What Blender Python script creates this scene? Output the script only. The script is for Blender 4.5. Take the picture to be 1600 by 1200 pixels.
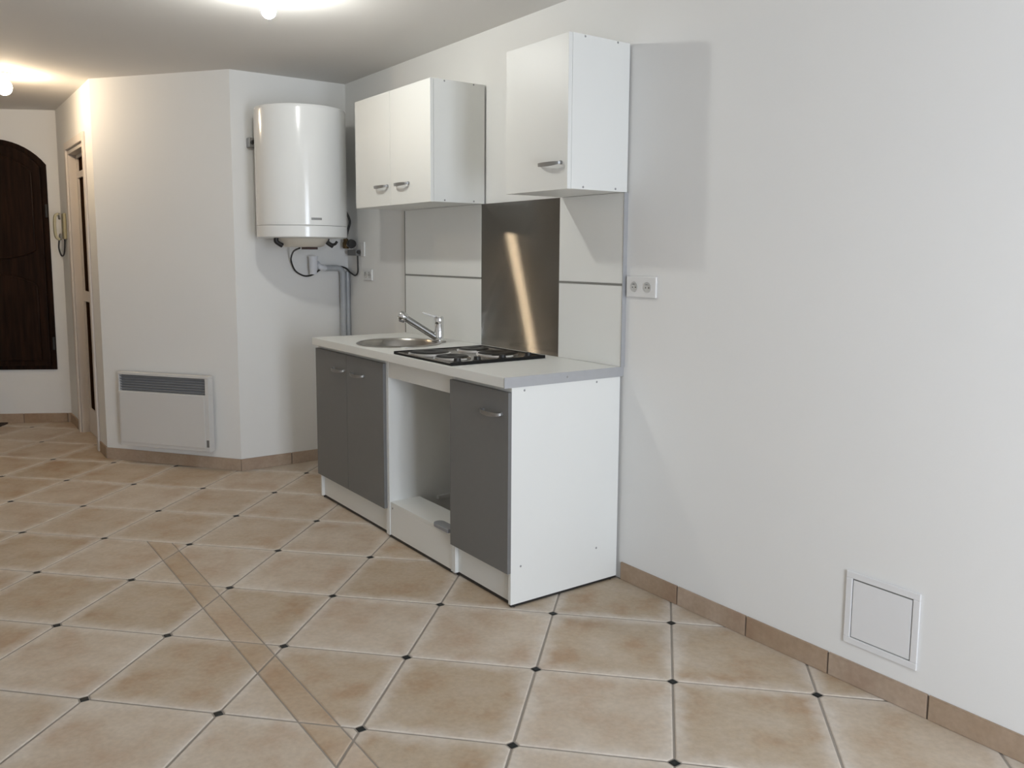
import bpy, bmesh, math, random
from mathutils import Vector, Matrix

for o in list(bpy.data.objects):
    bpy.data.objects.remove(o, do_unlink=True)
scn = bpy.context.scene
COL = scn.collection
random.seed(7)
PI = math.pi


def lin(r, g, b):
    def f(c):
        c /= 255.0
        return c / 12.92 if c <= 0.04045 else ((c + 0.055) / 1.055) ** 2.4
    return (f(r), f(g), f(b), 1.0)


# ------------------------------------------------------------------ camera
cam_data = bpy.data.cameras.new('camera')
cam_data.sensor_fit = 'HORIZONTAL'
cam_data.sensor_width = 36.0
cam_data.lens = 1318.8 / 1600 * 36.0
cam_data.shift_x = -0.0003
cam_data.shift_y = (552.8 - 600.0) / 1600.0
cam_data.clip_start = 0.05
cam = bpy.data.objects.new('camera', cam_data)
COL.objects.link(cam)
FW = Vector((-0.8075226, 0.5782677, -0.1162481)).normalized()
RT = Vector((0.5816253, 0.8134341, 0.0060821)).normalized()
UP = RT.cross(FW).normalized()
cam.matrix_world = Matrix(((RT.x, UP.x, -FW.x, 2.535), (RT.y, UP.y, -FW.y, -2.3859),
                           (RT.z, UP.z, -FW.z, 1.36), (0, 0, 0, 1)))
scn.camera = cam

# ------------------------------------------------------------------ light
scn.view_settings.view_transform = 'Standard'
scn.view_settings.look = 'None'
scn.view_settings.gamma = 1.0
scn.view_settings.use_curve_mapping = False
scn.view_settings.exposure = 0.0
BULB_KITCHEN = 520.0
BULB_HALL = 219.0
DAYLIGHT = 129.0

world = bpy.data.worlds.new('world')
scn.world = world
world.use_nodes = True
wn = world.node_tree.nodes
wn['Background'].inputs[0].default_value = (0.62, 0.78, 1.0, 1)
wn['Background'].inputs[1].default_value = 0.25


def window_light(name, y0, y1, z0, z1, x, power, color):
    l = bpy.data.lights.new(name, 'AREA')
    l.shape = 'RECTANGLE'
    l.size = z1 - z0
    l.size_y = y1 - y0
    l.energy = power
    l.color = color
    o = bpy.data.objects.new(name, l)
    COL.objects.link(o)
    o.location = (x, (y0 + y1) / 2, (z0 + z1) / 2)
    o.rotation_euler = (0, PI / 2, 0)
    return o


CEIL = 2.45
XR = 4.0
WIN = (-1.95, -0.95, 0.02, 2.2)
window_light('window_daylight', *WIN, XR + 0.16, DAYLIGHT, (0.81, 0.885, 1.0))


# ------------------------------------------------------------------ materials
def mat(name, color, rough=0.6, metal=0.0, spec=None, bump=0.0, bscale=200.0, noise=0.0, nscale=3.0):
    m = bpy.data.materials.new(name)
    m.use_nodes = True
    nt = m.node_tree
    b = nt.nodes['Principled BSDF']
    b.inputs['Base Color'].default_value = color
    b.inputs['Roughness'].default_value = rough
    b.inputs['Metallic'].default_value = metal
    if spec is not None:
        b.inputs['Specular IOR Level'].default_value = spec
    tc = nt.nodes.new('ShaderNodeTexCoord')
    if noise > 0:
        n = nt.nodes.new('ShaderNodeTexNoise')
        n.inputs['Scale'].default_value = nscale
        n.inputs['Detail'].default_value = 5
        nt.links.new(tc.outputs['Object'], n.inputs['Vector'])
        mx = nt.nodes.new('ShaderNodeMix')
        mx.data_type = 'RGBA'
        c = color
        mx.inputs['A'].default_value = (c[0] * (1 - noise), c[1] * (1 - noise), c[2] * (1 - noise), 1)
        mx.inputs['B'].default_value = (min(1, c[0] * (1 + noise)), min(1, c[1] * (1 + noise)), min(1, c[2] * (1 + noise)), 1)
        nt.links.new(n.outputs['Fac'], mx.inputs['Factor'])
        nt.links.new(mx.outputs['Result'], b.inputs['Base Color'])
    if bump > 0:
        n2 = nt.nodes.new('ShaderNodeTexNoise')
        n2.inputs['Scale'].default_value = bscale
        n2.inputs['Detail'].default_value = 3
        nt.links.new(tc.outputs['Object'], n2.inputs['Vector'])
        bp = nt.nodes.new('ShaderNodeBump')
        bp.inputs['Strength'].default_value = bump
        bp.inputs['Distance'].default_value = 0.002
        nt.links.new(n2.outputs['Fac'], bp.inputs['Height'])
        nt.links.new(bp.outputs['Normal'], b.inputs['Normal'])
    return m


M = {}
M['wall'] = mat('wall_paint', (0.795, 0.792, 0.772, 1), 0.75, spec=0.25, bump=0.12, bscale=90, noise=0.012, nscale=2)
M['ceiling'] = mat('ceiling_paint', (0.76, 0.74, 0.71, 1), 0.85, spec=0.2, bump=0.1, bscale=60, noise=0.01)
M['white'] = mat('white_laminate', (0.792, 0.797, 0.768, 1), 0.42, spec=0.4, noise=0.008, bump=0.02, bscale=300)
M['grey'] = mat('grey_laminate', (0.175, 0.175, 0.172, 1), 0.5, spec=0.35, noise=0.03, nscale=40)
M['edge'] = mat('aluminium_edge', (0.50, 0.51, 0.53, 1), 0.4, metal=0.55, noise=0.03, nscale=30)
M['joint'] = mat('dark_joint', (0.22, 0.215, 0.20, 1), 0.6, noise=0.05)
M['satin'] = mat('satin_handle', (0.33, 0.33, 0.325, 1), 0.42, metal=0.8, noise=0.03, nscale=50)
M['spout'] = mat('chrome_dark_reflection', (0.42, 0.425, 0.43, 1), 0.2, metal=1.0, noise=0.02)  # chrome darkened: reflection of the dark floor put into the colour
M['lever'] = mat('bright_chrome', (0.88, 0.88, 0.87, 1), 0.25, metal=0.7, noise=0.01)
M['chrome'] = mat('chrome', (0.78, 0.79, 0.80, 1), 0.10, metal=1.0, noise=0.01)
M['inox'] = mat('stainless_steel', (0.42, 0.40, 0.37, 1), 0.28, metal=1.0, noise=0.05, nscale=25)
M['darksteel'] = mat('dark_steel', (0.20, 0.185, 0.17, 1), 0.22, metal=1.0, noise=0.05, nscale=25)
M['black'] = mat('black_plastic', (0.018, 0.017, 0.016, 1), 0.45, noise=0.1)
M['castiron'] = mat('black_enamel', (0.012, 0.012, 0.012, 1), 0.42, spec=0.2, noise=0.15, nscale=60)
M['enamel'] = mat('white_enamel', (0.795, 0.80, 0.785, 1), 0.16, spec=0.5, noise=0.006)
M['cream'] = mat('cream_plastic', (0.66, 0.62, 0.54, 1), 0.4, noise=0.02)
M['olive'] = mat('aged_cream_plastic', (0.42, 0.38, 0.23, 1), 0.4, noise=0.05)
M['pvc'] = mat('white_pvc', (0.72, 0.74, 0.78, 1), 0.35, noise=0.02)
M['pipe'] = mat('grey_pvc', (0.42, 0.44, 0.46, 1), 0.35, noise=0.04, nscale=8)
M['clamp'] = mat('dark_red_plastic', (0.05, 0.018, 0.014, 1), 0.5, noise=0.1)
M['brass'] = mat('brass', (0.14, 0.095, 0.045, 1), 0.5, metal=0.7, noise=0.1)
M['box'] = mat('grey_box', (0.16, 0.16, 0.155, 1), 0.5, noise=0.05)
M['socket'] = mat('socket_plastic', (0.74, 0.74, 0.73, 1), 0.3, noise=0.01)
M['well'] = mat('socket_well', (0.52, 0.52, 0.50, 1), 0.4, noise=0.02)
M['radiator'] = mat('radiator_paint', (0.66, 0.65, 0.63, 1), 0.4, noise=0.01)
M['grille'] = mat('radiator_grille', (0.27, 0.28, 0.295, 1), 0.5, noise=0.06, nscale=30)
M['hatch'] = mat('hatch_plastic', (0.76, 0.76, 0.76, 1), 0.4, noise=0.008)
M['casing'] = mat('door_casing', (0.70, 0.64, 0.58, 1), 0.45, noise=0.02)
M['pane'] = mat('dark_brown_pane', (0.03, 0.015, 0.008, 1), 0.85, spec=0.0, noise=0.1)
M['matt'] = mat('door_mat', (0.03, 0.016, 0.01, 1), 0.95, bump=0.6, bscale=300, noise=0.2, nscale=80)
M['grout'] = mat('grout', lin(150, 142, 132), 0.9, noise=0.10, nscale=8, bump=0.2, bscale=200)
M['skirt_joint'] = mat('skirting_joint', lin(112, 100, 90), 0.9, noise=0.1)
M['inset'] = mat('black_inset', (0.009, 0.011, 0.0105, 1), 0.45, spec=0.25, noise=0.3, nscale=60)
M['badge'] = mat('grey_badge', (0.25, 0.25, 0.25, 1), 0.4, noise=0.02)
M['screw'] = mat('screw_grey', (0.34, 0.34, 0.34, 1), 0.4, metal=0.6, noise=0.03)
M['outside'] = mat('white_window_frame', (0.8, 0.8, 0.8, 1), 0.4, noise=0.01)


def wood_mat():
    m = bpy.data.materials.new('dark_walnut')
    m.use_nodes = True
    nt = m.node_tree
    b = nt.nodes['Principled BSDF']
    tc = nt.nodes.new('ShaderNodeTexCoord')
    mp = nt.nodes.new('ShaderNodeMapping')
    mp.inputs['Scale'].default_value = (14, 14, 1.2)
    n = nt.nodes.new('ShaderNodeTexNoise')
    n.inputs['Scale'].default_value = 3
    n.inputs['Detail'].default_value = 6
    cr = nt.nodes.new('ShaderNodeValToRGB')
    cr.color_ramp.elements[0].position = 0.3
    cr.color_ramp.elements[0].color = (0.008, 0.0038, 0.0025, 1)
    cr.color_ramp.elements[1].position = 0.75
    cr.color_ramp.elements[1].color = (0.027, 0.012, 0.0065, 1)
    nt.links.new(tc.outputs['Object'], mp.inputs['Vector'])
    nt.links.new(mp.outputs['Vector'], n.inputs['Vector'])
    nt.links.new(n.outputs['Fac'], cr.inputs['Fac'])
    nt.links.new(cr.outputs['Color'], b.inputs['Base Color'])
    b.inputs['Roughness'].default_value = 0.55
    b.inputs['Specular IOR Level'].default_value = 0.12
    return m


M['wood'] = wood_mat()


def steel_brushed():
    """steel brushed sideways: highlights drawn out vertically"""
    m = bpy.data.materials.new('brushed_steel')
    m.use_nodes = True
    nt = m.node_tree
    nt.nodes.remove(nt.nodes['Principled BSDF'])
    g = nt.nodes.new('ShaderNodeBsdfAnisotropic')
    g.inputs['Roughness'].default_value = 0.25
    g.inputs['Anisotropy'].default_value = 0.94
    g.inputs['Rotation'].default_value = 0.0
    g2 = nt.nodes.new('ShaderNodeBsdfAnisotropic')
    g2.inputs['Roughness'].default_value = 0.16
    ms = nt.nodes.new('ShaderNodeMixShader')
    ms.inputs[0].default_value = 0.18
    t = nt.nodes.new('ShaderNodeTangent')
    t.direction_type = 'UV_MAP'
    t.uv_map = 'UVMap'
    nt.links.new(t.outputs['Tangent'], g.inputs['Tangent'])
    tc = nt.nodes.new('ShaderNodeTexCoord')
    mp = nt.nodes.new('ShaderNodeMapping')
    mp.inputs['Scale'].default_value = (1.5, 1, 120)
    n = nt.nodes.new('ShaderNodeTexNoise')
    n.inputs['Scale'].default_value = 4
    n.inputs['Detail'].default_value = 4
    nt.links.new(tc.outputs['Object'], mp.inputs['Vector'])
    nt.links.new(mp.outputs['Vector'], n.inputs['Vector'])
    mx = nt.nodes.new('ShaderNodeMix')
    mx.data_type = 'RGBA'
    mx.inputs['A'].default_value = (0.40, 0.385, 0.36, 1)
    mx.inputs['B'].default_value = (0.44, 0.425, 0.40, 1)
    nt.links.new(n.outputs['Fac'], mx.inputs['Factor'])
    nt.links.new(mx.outputs['Result'], g.inputs['Color'])
    nt.links.new(mx.outputs['Result'], g2.inputs['Color'])
    nt.links.new(g.outputs[0], ms.inputs[1])
    nt.links.new(g2.outputs[0], ms.inputs[2])
    nt.links.new(ms.outputs[0], nt.nodes['Material Output'].inputs[0])
    return m


M['brushed'] = steel_brushed()


def emit_mat(name, color, strength):
    m = bpy.data.materials.new(name)
    m.use_nodes = True
    nt = m.node_tree
    nt.nodes.remove(nt.nodes['Principled BSDF'])
    e = nt.nodes.new('ShaderNodeEmission')
    e.inputs[0].default_value = color
    e.inputs[1].default_value = strength
    nt.links.new(e.outputs[0], nt.nodes['Material Output'].inputs[0])
    return m


M['bulb_kitchen'] = emit_mat('glowing_bulb', (0.99, 1.0, 0.955, 1), BULB_KITCHEN)
M['bulb_hall'] = emit_mat('glowing_hall_bulb', (1.0, 0.785, 0.545, 1), BULB_HALL)


def terracotta(name, a, b_, c, edge, edge_amt=0.75):
    """worn terracotta: clouds of three tones, each piece shifted, rubbed pale towards its rim"""
    m = bpy.data.materials.new(name)
    m.use_nodes = True
    nt = m.node_tree
    L = nt.links.new
    bs = nt.nodes['Principled BSDF']
    tc = nt.nodes.new('ShaderNodeTexCoord')
    oi = nt.nodes.new('ShaderNodeObjectInfo')
    off = nt.nodes.new('ShaderNodeVectorMath')
    off.operation = 'SCALE'
    L(oi.outputs['Random'], off.inputs['Scale'])
    off.inputs[0].default_value = (37.0, 91.0, 53.0)
    add = nt.nodes.new('ShaderNodeVectorMath')
    add.operation = 'ADD'
    L(tc.outputs['Object'], add.inputs[0])
    L(off.outputs[0], add.inputs[1])
    n1 = nt.nodes.new('ShaderNodeTexNoise')
    n1.inputs['Scale'].default_value = 5.5
    n1.inputs['Detail'].default_value = 6
    n1.inputs['Roughness'].default_value = 0.6
    L(add.outputs[0], n1.inputs['Vector'])
    cr = nt.nodes.new('ShaderNodeValToRGB')
    cr.color_ramp.elements[0].position = 0.33
    cr.color_ramp.elements[0].color = a
    cr.color_ramp.elements[1].position = 0.70
    cr.color_ramp.elements[1].color = c
    e = cr.color_ramp.elements.new(0.5)
    e.color = b_
    L(n1.outputs['Fac'], cr.inputs['Fac'])
    # per-piece tone
    hsv = nt.nodes.new('ShaderNodeHueSaturation')
    mr = nt.nodes.new('ShaderNodeMapRange')
    mr.inputs['To Min'].default_value = 0.90
    mr.inputs['To Max'].default_value = 1.08
    L(oi.outputs['Random'], mr.inputs['Value'])
    L(mr.outputs['Result'], hsv.inputs['Value'])
    mr2 = nt.nodes.new('ShaderNodeMapRange')
    mr2.inputs['To Min'].default_value = 1.12
    mr2.inputs['To Max'].default_value = 0.88
    L(oi.outputs['Random'], mr2.inputs['Value'])
    L(mr2.outputs['Result'], hsv.inputs['Saturation'])
    L(cr.outputs['Color'], hsv.inputs['Color'])
    # rim: Chebyshev distance from the piece's own centre
    sp = nt.nodes.new('ShaderNodeSeparateXYZ')
    L(tc.outputs['Object'], sp.inputs[0])
    ax = nt.nodes.new('ShaderNodeMath'); ax.operation = 'ABSOLUTE'; L(sp.outputs['X'], ax.inputs[0])
    ay = nt.nodes.new('ShaderNodeMath'); ay.operation = 'ABSOLUTE'; L(sp.outputs['Y'], ay.inputs[0])
    mx = nt.nodes.new('ShaderNodeMath'); mx.operation = 'MAXIMUM'; L(ax.outputs[0], mx.inputs[0]); L(ay.outputs[0], mx.inputs[1])
    n2 = nt.nodes.new('ShaderNodeTexNoise')
    n2.inputs['Scale'].default_value = 14
    n2.inputs['Detail'].default_value = 4
    L(add.outputs[0], n2.inputs['Vector'])
    wob = nt.nodes.new('ShaderNodeMath'); wob.operation = 'MULTIPLY_ADD'
    L(n2.outputs['Fac'], wob.inputs[0]); wob.inputs[1].default_value = 0.09; L(mx.outputs[0], wob.inputs[2])
    er = nt.nodes.new('ShaderNodeMapRange')
    er.interpolation_type = 'SMOOTHSTEP'
    er.inputs['From Min'].default_value = 0.205
    er.inputs['From Max'].default_value = 0.275
    er.inputs['To Max'].default_value = edge_amt
    L(wob.outputs[0], er.inputs['Value'])
    mix = nt.nodes.new('ShaderNodeMix')
    mix.data_type = 'RGBA'
    L(er.outputs['Result'], mix.inputs['Factor'])
    L(hsv.outputs['Color'], mix.inputs['A'])
    mix.inputs['B'].default_value = edge
    # fine speckle
    n3 = nt.nodes.new('ShaderNodeTexNoise')
    n3.inputs['Scale'].default_value = 60
    n3.inputs['Detail'].default_value = 4
    L(add.outputs[0], n3.inputs['Vector'])
    sm = nt.nodes.new('ShaderNodeMapRange')
    sm.inputs['From Min'].default_value = 0.3
    sm.inputs['From Max'].default_value = 0.7
    sm.inputs['To Min'].default_value = 0.93
    sm.inputs['To Max'].default_value = 1.06
    L(n3.outputs['Fac'], sm.inputs['Value'])
    mul = nt.nodes.new('ShaderNodeVectorMath'); mul.operation = 'SCALE'
    L(mix.outputs['Result'], mul.inputs[0])
    L(sm.outputs['Result'], mul.inputs['Scale'])
    L(mul.outputs[0], bs.inputs['Base Color'])
    bs.inputs['Roughness'].default_value = 0.55
    bs.inputs['Specular IOR Level'].default_value = 0.3
    bp = nt.nodes.new('ShaderNodeBump')
    bp.inputs['Strength'].default_value = 0.25
    bp.inputs['Distance'].default_value = 0.004
    L(n2.outputs['Fac'], bp.inputs['Height'])
    L(bp.outputs['Normal'], bs.inputs['Normal'])
    return m


M['tile'] = terracotta('terracotta_tile', (0.45, 0.325, 0.22, 1), (0.51, 0.415, 0.31, 1), (0.565, 0.48, 0.385, 1), (0.66, 0.60, 0.53, 1), 0.75)
M['tile_strip'] = terracotta('terracotta_strip', (0.45, 0.32, 0.215, 1), (0.50, 0.385, 0.275, 1), (0.55, 0.455, 0.35, 1), (0.60, 0.52, 0.43, 1), 0.4)
M['skirting'] = terracotta('terracotta_skirting', (0.36, 0.255, 0.18, 1), (0.40, 0.30, 0.215, 1), (0.45, 0.345, 0.26, 1), (0.50, 0.41, 0.33, 1), 0.3)


# ------------------------------------------------------------------ helpers
def tag(o, label=None, cat=None, group=None, kind=None):
    if label: o['label'] = label
    if cat: o['category'] = cat
    if group: o['group'] = group
    if kind: o['kind'] = kind
    return o


def empty(name, loc, label, cat, group=None, kind=None, rz=0.0):
    o = bpy.data.objects.new(name, None)
    o.empty_display_size = 0.1
    COL.objects.link(o)
    o.location = loc
    o.rotation_euler = (0, 0, rz)
    o['_o'] = 0
    del o['_o']
    return tag(o, label, cat, group, kind)


def wmat(o):
    """world matrix from the parent chain (identity parent inverses)"""
    m = Matrix.LocRotScale(o.location, o.rotation_euler, None)
    return wmat(o.parent) @ m if o.parent else m


def obj(name, bm, m, parent=None, label=None, local=False, smooth=False, bevel=0.0, seg=2, origin=None):
    """bm holds world coordinates (or the parent's own when local=True)"""
    bmesh.ops.recalc_face_normals(bm, faces=bm.faces[:])
    me = bpy.data.meshes.new(name)
    o = bpy.data.objects.new(name, me)
    COL.objects.link(o)
    if parent:
        o.parent = parent
    if parent and not local:
        bm.transform(wmat(parent).inverted())
        if origin is not None:
            q = wmat(parent).inverted() @ Vector(origin)
            bm.transform(Matrix.Translation(-q)); o.location = q
    elif origin is not None:
        bm.transform(Matrix.Translation(-Vector(origin))); o.location = origin
    if smooth:
        for f in bm.faces:
            f.smooth = True
    bm.to_mesh(me)
    bm.free()
    if smooth and smooth != 'all':
        me.set_sharp_from_angle(angle=math.radians(40))
    me.materials.append(m)
    if bevel > 0:
        md = o.modifiers.new('bevel', 'BEVEL')
        md.width = bevel
        md.segments = seg
        md.limit_method = 'ANGLE'
    if label: o['label'] = label
    return o


def B():
    return bmesh.new()


def box(bm, x0, x1, y0, y1, z0, z1, mx=None):
    vs = [bm.verts.new(p) for p in ((x0, y0, z0), (x1, y0, z0), (x1, y1, z0), (x0, y1, z0),
                                    (x0, y0, z1), (x1, y0, z1), (x1, y1, z1), (x0, y1, z1))]
    if mx:
        for v in vs: v.co = mx @ v.co
    for f in ((0, 3, 2, 1), (4, 5, 6, 7), (0, 1, 5, 4), (1, 2, 6, 5), (2, 3, 7, 6), (3, 0, 4, 7)):
        bm.faces.new([vs[i] for i in f])
    return bm


def bx(*a):
    return box(B(), *a)


def prism(bm, pts, z0, z1):
    lo = [bm.verts.new((p[0], p[1], z0)) for p in pts]
    hi = [bm.verts.new((p[0], p[1], z1)) for p in pts]
    n = len(pts)
    bm.faces.new(lo[::-1])
    bm.faces.new(hi)
    for i in range(n):
        bm.faces.new((lo[i], lo[(i + 1) % n], hi[(i + 1) % n], hi[i]))
    return bm


def lathe(bm, prof, seg=32, c=(0, 0, 0), mx=None):
    """prof: list of (r, z); closed where r == 0"""
    rings = []
    for r, z in prof:
        if r < 1e-6:
            rings.append([bm.verts.new((c[0], c[1], c[2] + z))])
        else:
            rings.append([bm.verts.new((c[0] + r * math.cos(2 * PI * i / seg), c[1] + r * math.sin(2 * PI * i / seg), c[2] + z)) for i in range(seg)])
    for a, b in zip(rings, rings[1:]):
        if len(a) == 1 and len(b) == 1:
            continue
        for i in range(seg):
            j = (i + 1) % seg
            if len(a) == 1:
                bm.faces.new((a[0], b[i], b[j]))
            elif len(b) == 1:
                bm.faces.new((a[i], a[j], b[0]))
            else:
                bm.faces.new((a[i], a[j], b[j], b[i]))
    if mx:
        for ring in rings:
            for v in ring: v.co = mx @ v.co
    return bm


def smooth_path(pts, n=6):
    P = [Vector(p) for p in pts]
    out = []
    for i in range(len(P) - 1):
        p0 = P[max(i - 1, 0)]; p1 = P[i]; p2 = P[i + 1]; p3 = P[min(i + 2, len(P) - 1)]
        for k in range(n):
            t = k / n
            out.append(0.5 * ((2 * p1) + (p2 - p0) * t + (2 * p0 - 5 * p1 + 4 * p2 - p3) * t * t + (3 * p1 - p0 - 3 * p2 + p3) * t ** 3))
    out.append(P[-1])
    return out


def sweep(bm, path, sec, up=(0, 0, 1), scale=None):
    """sweep a closed 2D section (side, up) along path; scale(t) may vary it"""
    P = [Vector(p) for p in path]
    n = len(P)
    rings = []
    prevu = Vector(up)
    for i in range(n):
        t = (P[min(i + 1, n - 1)] - P[max(i - 1, 0)]).normalized()
        u = prevu - t * prevu.dot(t)
        if u.length < 1e-4:
            u = Vector((1, 0, 0)) - t * t.x
        u.normalize()
        s = t.cross(u).normalized()
        prevu = u
        k = scale(i / (n - 1)) if scale else (1, 1)
        rings.append([bm.verts.new(P[i] + s * a * k[0] + u * b * k[1]) for a, b in sec])
    m = len(sec)
    for a, b in zip(rings, rings[1:]):
        for i in range(m):
            j = (i + 1) % m
            bm.faces.new((a[i], a[j], b[j], b[i]))
    bm.faces.new(rings[0][::-1])
    bm.faces.new(rings[-1])
    return bm


def circ(r, n=10):
    return [(r * math.cos(2 * PI * i / n), r * math.sin(2 * PI * i / n)) for i in range(n)]


def tube(bm, path, r, n=10, up=(0, 0, 1)):
    return sweep(bm, path, circ(r, n), up)


# ------------------------------------------------------------------ room shell
A_ = Vector((-3.5, -1.37)); B_ = Vector((-2.675, -0.745)); C_ = Vector((-2.675, 0.0))
E_ = Vector((-4.98, -1.37)); ED = Vector((-0.42, -0.75)).normalized()
F_ = E_ + ED * ((4.4 - 1.37) / 0.75 * Vector((0.42, 0.75)).length)     # down to y = -4.4
YF = -4.4
T = 0.14


def wall_run(name, p0, p1, label, holes=(), ext0=0.0, ext1=0.0):
    """wall whose inner face runs p0 -> p1 with the room on its right side; holes = (s0, s1, z0, z1)"""
    p0 = Vector(p0); p1 = Vector(p1)
    d = (p1 - p0).normalized(); L = (p1 - p0).length
    n = Vector((-d.y, d.x))                      # away from the room
    mx = Matrix(((d.x, n.x, 0, p0.x), (d.y, n.y, 0, p0.y), (0, 0, 1, 0), (0, 0, 0, 1)))
    bm = B()
    s = -ext0
    for h in sorted(holes):
        box(bm, s, h[0], 0, T, 0, CEIL, mx)
        if h[2] > 0.01: box(bm, h[0], h[1], 0, T, 0, h[2], mx)
        if h[3] < CEIL: box(bm, h[0], h[1], 0, T, h[3], CEIL, mx)
        s = h[1]
    box(bm, s, L + ext1, 0, T, 0, CEIL, mx)
    o = obj(name, bm, M['wall'])
    tag(o, label, 'wall', kind='structure')
    return mx, L


wall_run('wall_kitchen', (C_.x, 0.0), (XR, 0.0), 'long smooth white wall behind the kitchen units', ext0=T, ext1=T)
wall_run('wall_heater', B_, C_, 'short white wall carrying the water heater')
wall_run('wall_radiator', A_, B_, 'angled white wall carrying the panel radiator')
DX0, DX1, DZ = -4.50, -3.80, 2.10
wall_run('wall_corridor', E_, A_, 'white corridor wall with a doorway, beside the handset', holes=((DX0 - E_.x, DX1 - E_.x, 0.0, DZ),), ext0=0.0)
wall_run('wall_end', F_, E_, 'white end wall around the dark arched door', ext1=T)
wall_run('wall_front', (XR + T, YF), (F_.x - 0.2, YF), 'plain white wall on the left, opposite the kitchen units')
wall_run('wall_window', (XR, 0.0), (XR, YF), 'white wall with a tall window behind the camera',
         holes=((-WIN[1], -WIN[0], WIN[2], WIN[3]),))
# filler behind the corridor doorway: dark small room
bm = B()
box(bm, DX0 - 0.3, DX1 + 0.10, -0.70, -0.66, 0, CEIL)
box(bm, DX0 - 0.34, DX0 - 0.3, -1.23, -0.70, 0, CEIL)
tag(obj('wall_cupboard', bm, M['wall']), 'white wall of the small room behind the corridor door', 'wall', kind='structure')

tag(obj('ceiling', bx(-6.9, XR + T, YF - T, T, CEIL, CEIL + 0.1), M['ceiling']), 'flat matt white ceiling with two bare bulbs', 'ceiling', kind='structure')
floor = obj('floor', bx(-6.9, XR + T, YF - T, T, -0.12, -0.003), M['grout'])
tag(floor, 'floor of square terracotta tiles laid diagonally with small black insets', 'floor', kind='structure')

# windows behind the camera
for k, w in enumerate((WIN,)):
    e = empty('window_%d' % (k + 1), (XR, (w[0] + w[1]) / 2, w[2]),
              'tall white two-light window frame behind the camera', 'window', kind='structure')
    bm = B()
    x0, x1 = XR + 0.03, XR + 0.09
    box(bm, x0, x1, w[0], w[0] + 0.06, w[2], w[3]); box(bm, x0, x1, w[1] - 0.06, w[1], w[2], w[3])
    box(bm, x0, x1, w[0] + 0.06, w[1] - 0.06, w[3] - 0.06, w[3]); box(bm, x0, x1, w[0] + 0.06, w[1] - 0.06, w[2], w[2] + 0.10)
    obj('window_frame', bm, M['outside'], e)
    ym = (w[0] + w[1]) / 2
    obj('mullion', bx(x0, x1, ym - 0.04, ym + 0.04, w[2] + 0.10, w[3] - 0.06), M['outside'], e)

# ------------------------------------------------------------------ floor tiles
GO = Vector((-0.21735, -2.02276)); GX = Vector((0.317905, 0.311386)); GY = Vector((-0.311386, 0.317905))
PITCH = GX.length
GA = math.atan2(GX.y, GX.x)


def clip(poly, a, b, c):
    """keep the part where a*x + b*y <= c"""
    out = []
    n = len(poly)
    for i in range(n):
        p, q = poly[i], poly[(i + 1) % n]
        dp = a * p[0] + b * p[1] - c; dq = a * q[0] + b * q[1] - c
        if dp <= 0: out.append(p)
        if (dp < 0 < dq) or (dq < 0 < dp):
            t = dp / (dp - dq)
            out.append((p[0] + (q[0] - p[0]) * t, p[1] + (q[1] - p[1]) * t))
    return out


def area(poly):
    return 0.5 * sum(poly[i][0] * poly[(i + 1) % len(poly)][1] - poly[(i + 1) % len(poly)][0] * poly[i][1] for i in range(len(poly)))


def inset(poly, d):
    """shrink a convex counter-clockwise polygon by d"""
    res = poly
    n = len(poly)
    for i in range(n):
        p, q = poly[i], poly[(i + 1) % n]
        ex, ey = q[0] - p[0], q[1] - p[1]
        l = math.hypot(ex, ey)
        if l < 1e-5: continue
        nx, ny = ey / l, -ex / l
        res = clip(res, nx, ny, nx * p[0] + ny * p[1] - d)
        if len(res) < 3: return []
    return res


def tile_mesh(poly, h=0.011):
    top = inset(poly, 0.0045)
    mid = inset(poly, 0.0015)
    if len(top) != len(poly) or len(mid) != len(poly):
        bm = prism(B(), poly, -h, -0.0005)
    else:
        bm = B()
        n = len(poly)
        rs = [[bm.verts.new((p[0], p[1], z)) for p in pl] for pl, z in ((poly, -h), (poly, -0.0035), (mid, -0.0012), (top, 0.0))]
        bm.faces.new(rs[0][::-1]); bm.faces.new(rs[-1])
        for a, b in zip(rs, rs[1:]):
            for i in range(n):
                bm.faces.new((a[i], a[(i + 1) % n], b[(i + 1) % n], b[i]))
    bmesh.ops.recalc_face_normals(bm, faces=bm.faces[:])
    me = bpy.data.meshes.new('tile')
    bm.to_mesh(me); bm.free()
    return me


JH = 0.0032          # half joint
HB = PITCH / 2 - JH
CD = 0.0175          # half diagonal of the black inset
full = [(-HB, -HB), (HB, -HB), (HB, HB), (-HB, HB)]
lim = 2 * (PITCH / 2) - CD - 0.0055
for sx in (-1, 1):
    for sy in (-1, 1):
        full = clip(full, sx, sy, lim)
full_mesh = tile_mesh(full)
full_mesh.materials.append(M['tile'])
BAND = (-1.17, 3.2, -1.534, -1.443)
ca, sa = math.cos(GA), math.sin(GA)


def w2l(a, b, c, cx, cy):
    """world half-plane a x + b y <= c in a tile's own axes"""
    return a * ca + b * sa, -a * sa + b * ca, c - a * cx - b * cy


def place(me, cx, cy, name='tile', dz=0.0, rz=GA):
    o = bpy.data.objects.new(name, me)
    COL.objects.link(o)
    o.parent = floor
    o.location = (cx, cy, dz)
    o.rotation_euler = (0, 0, rz)
    return o


# room outline as half planes that matter for a tile: kitchen wall, window wall, front wall; others by test
ANG = (B_ - A_).normalized(); ANGN = Vector((-ANG.y, ANG.x))      # points away from the room


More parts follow.
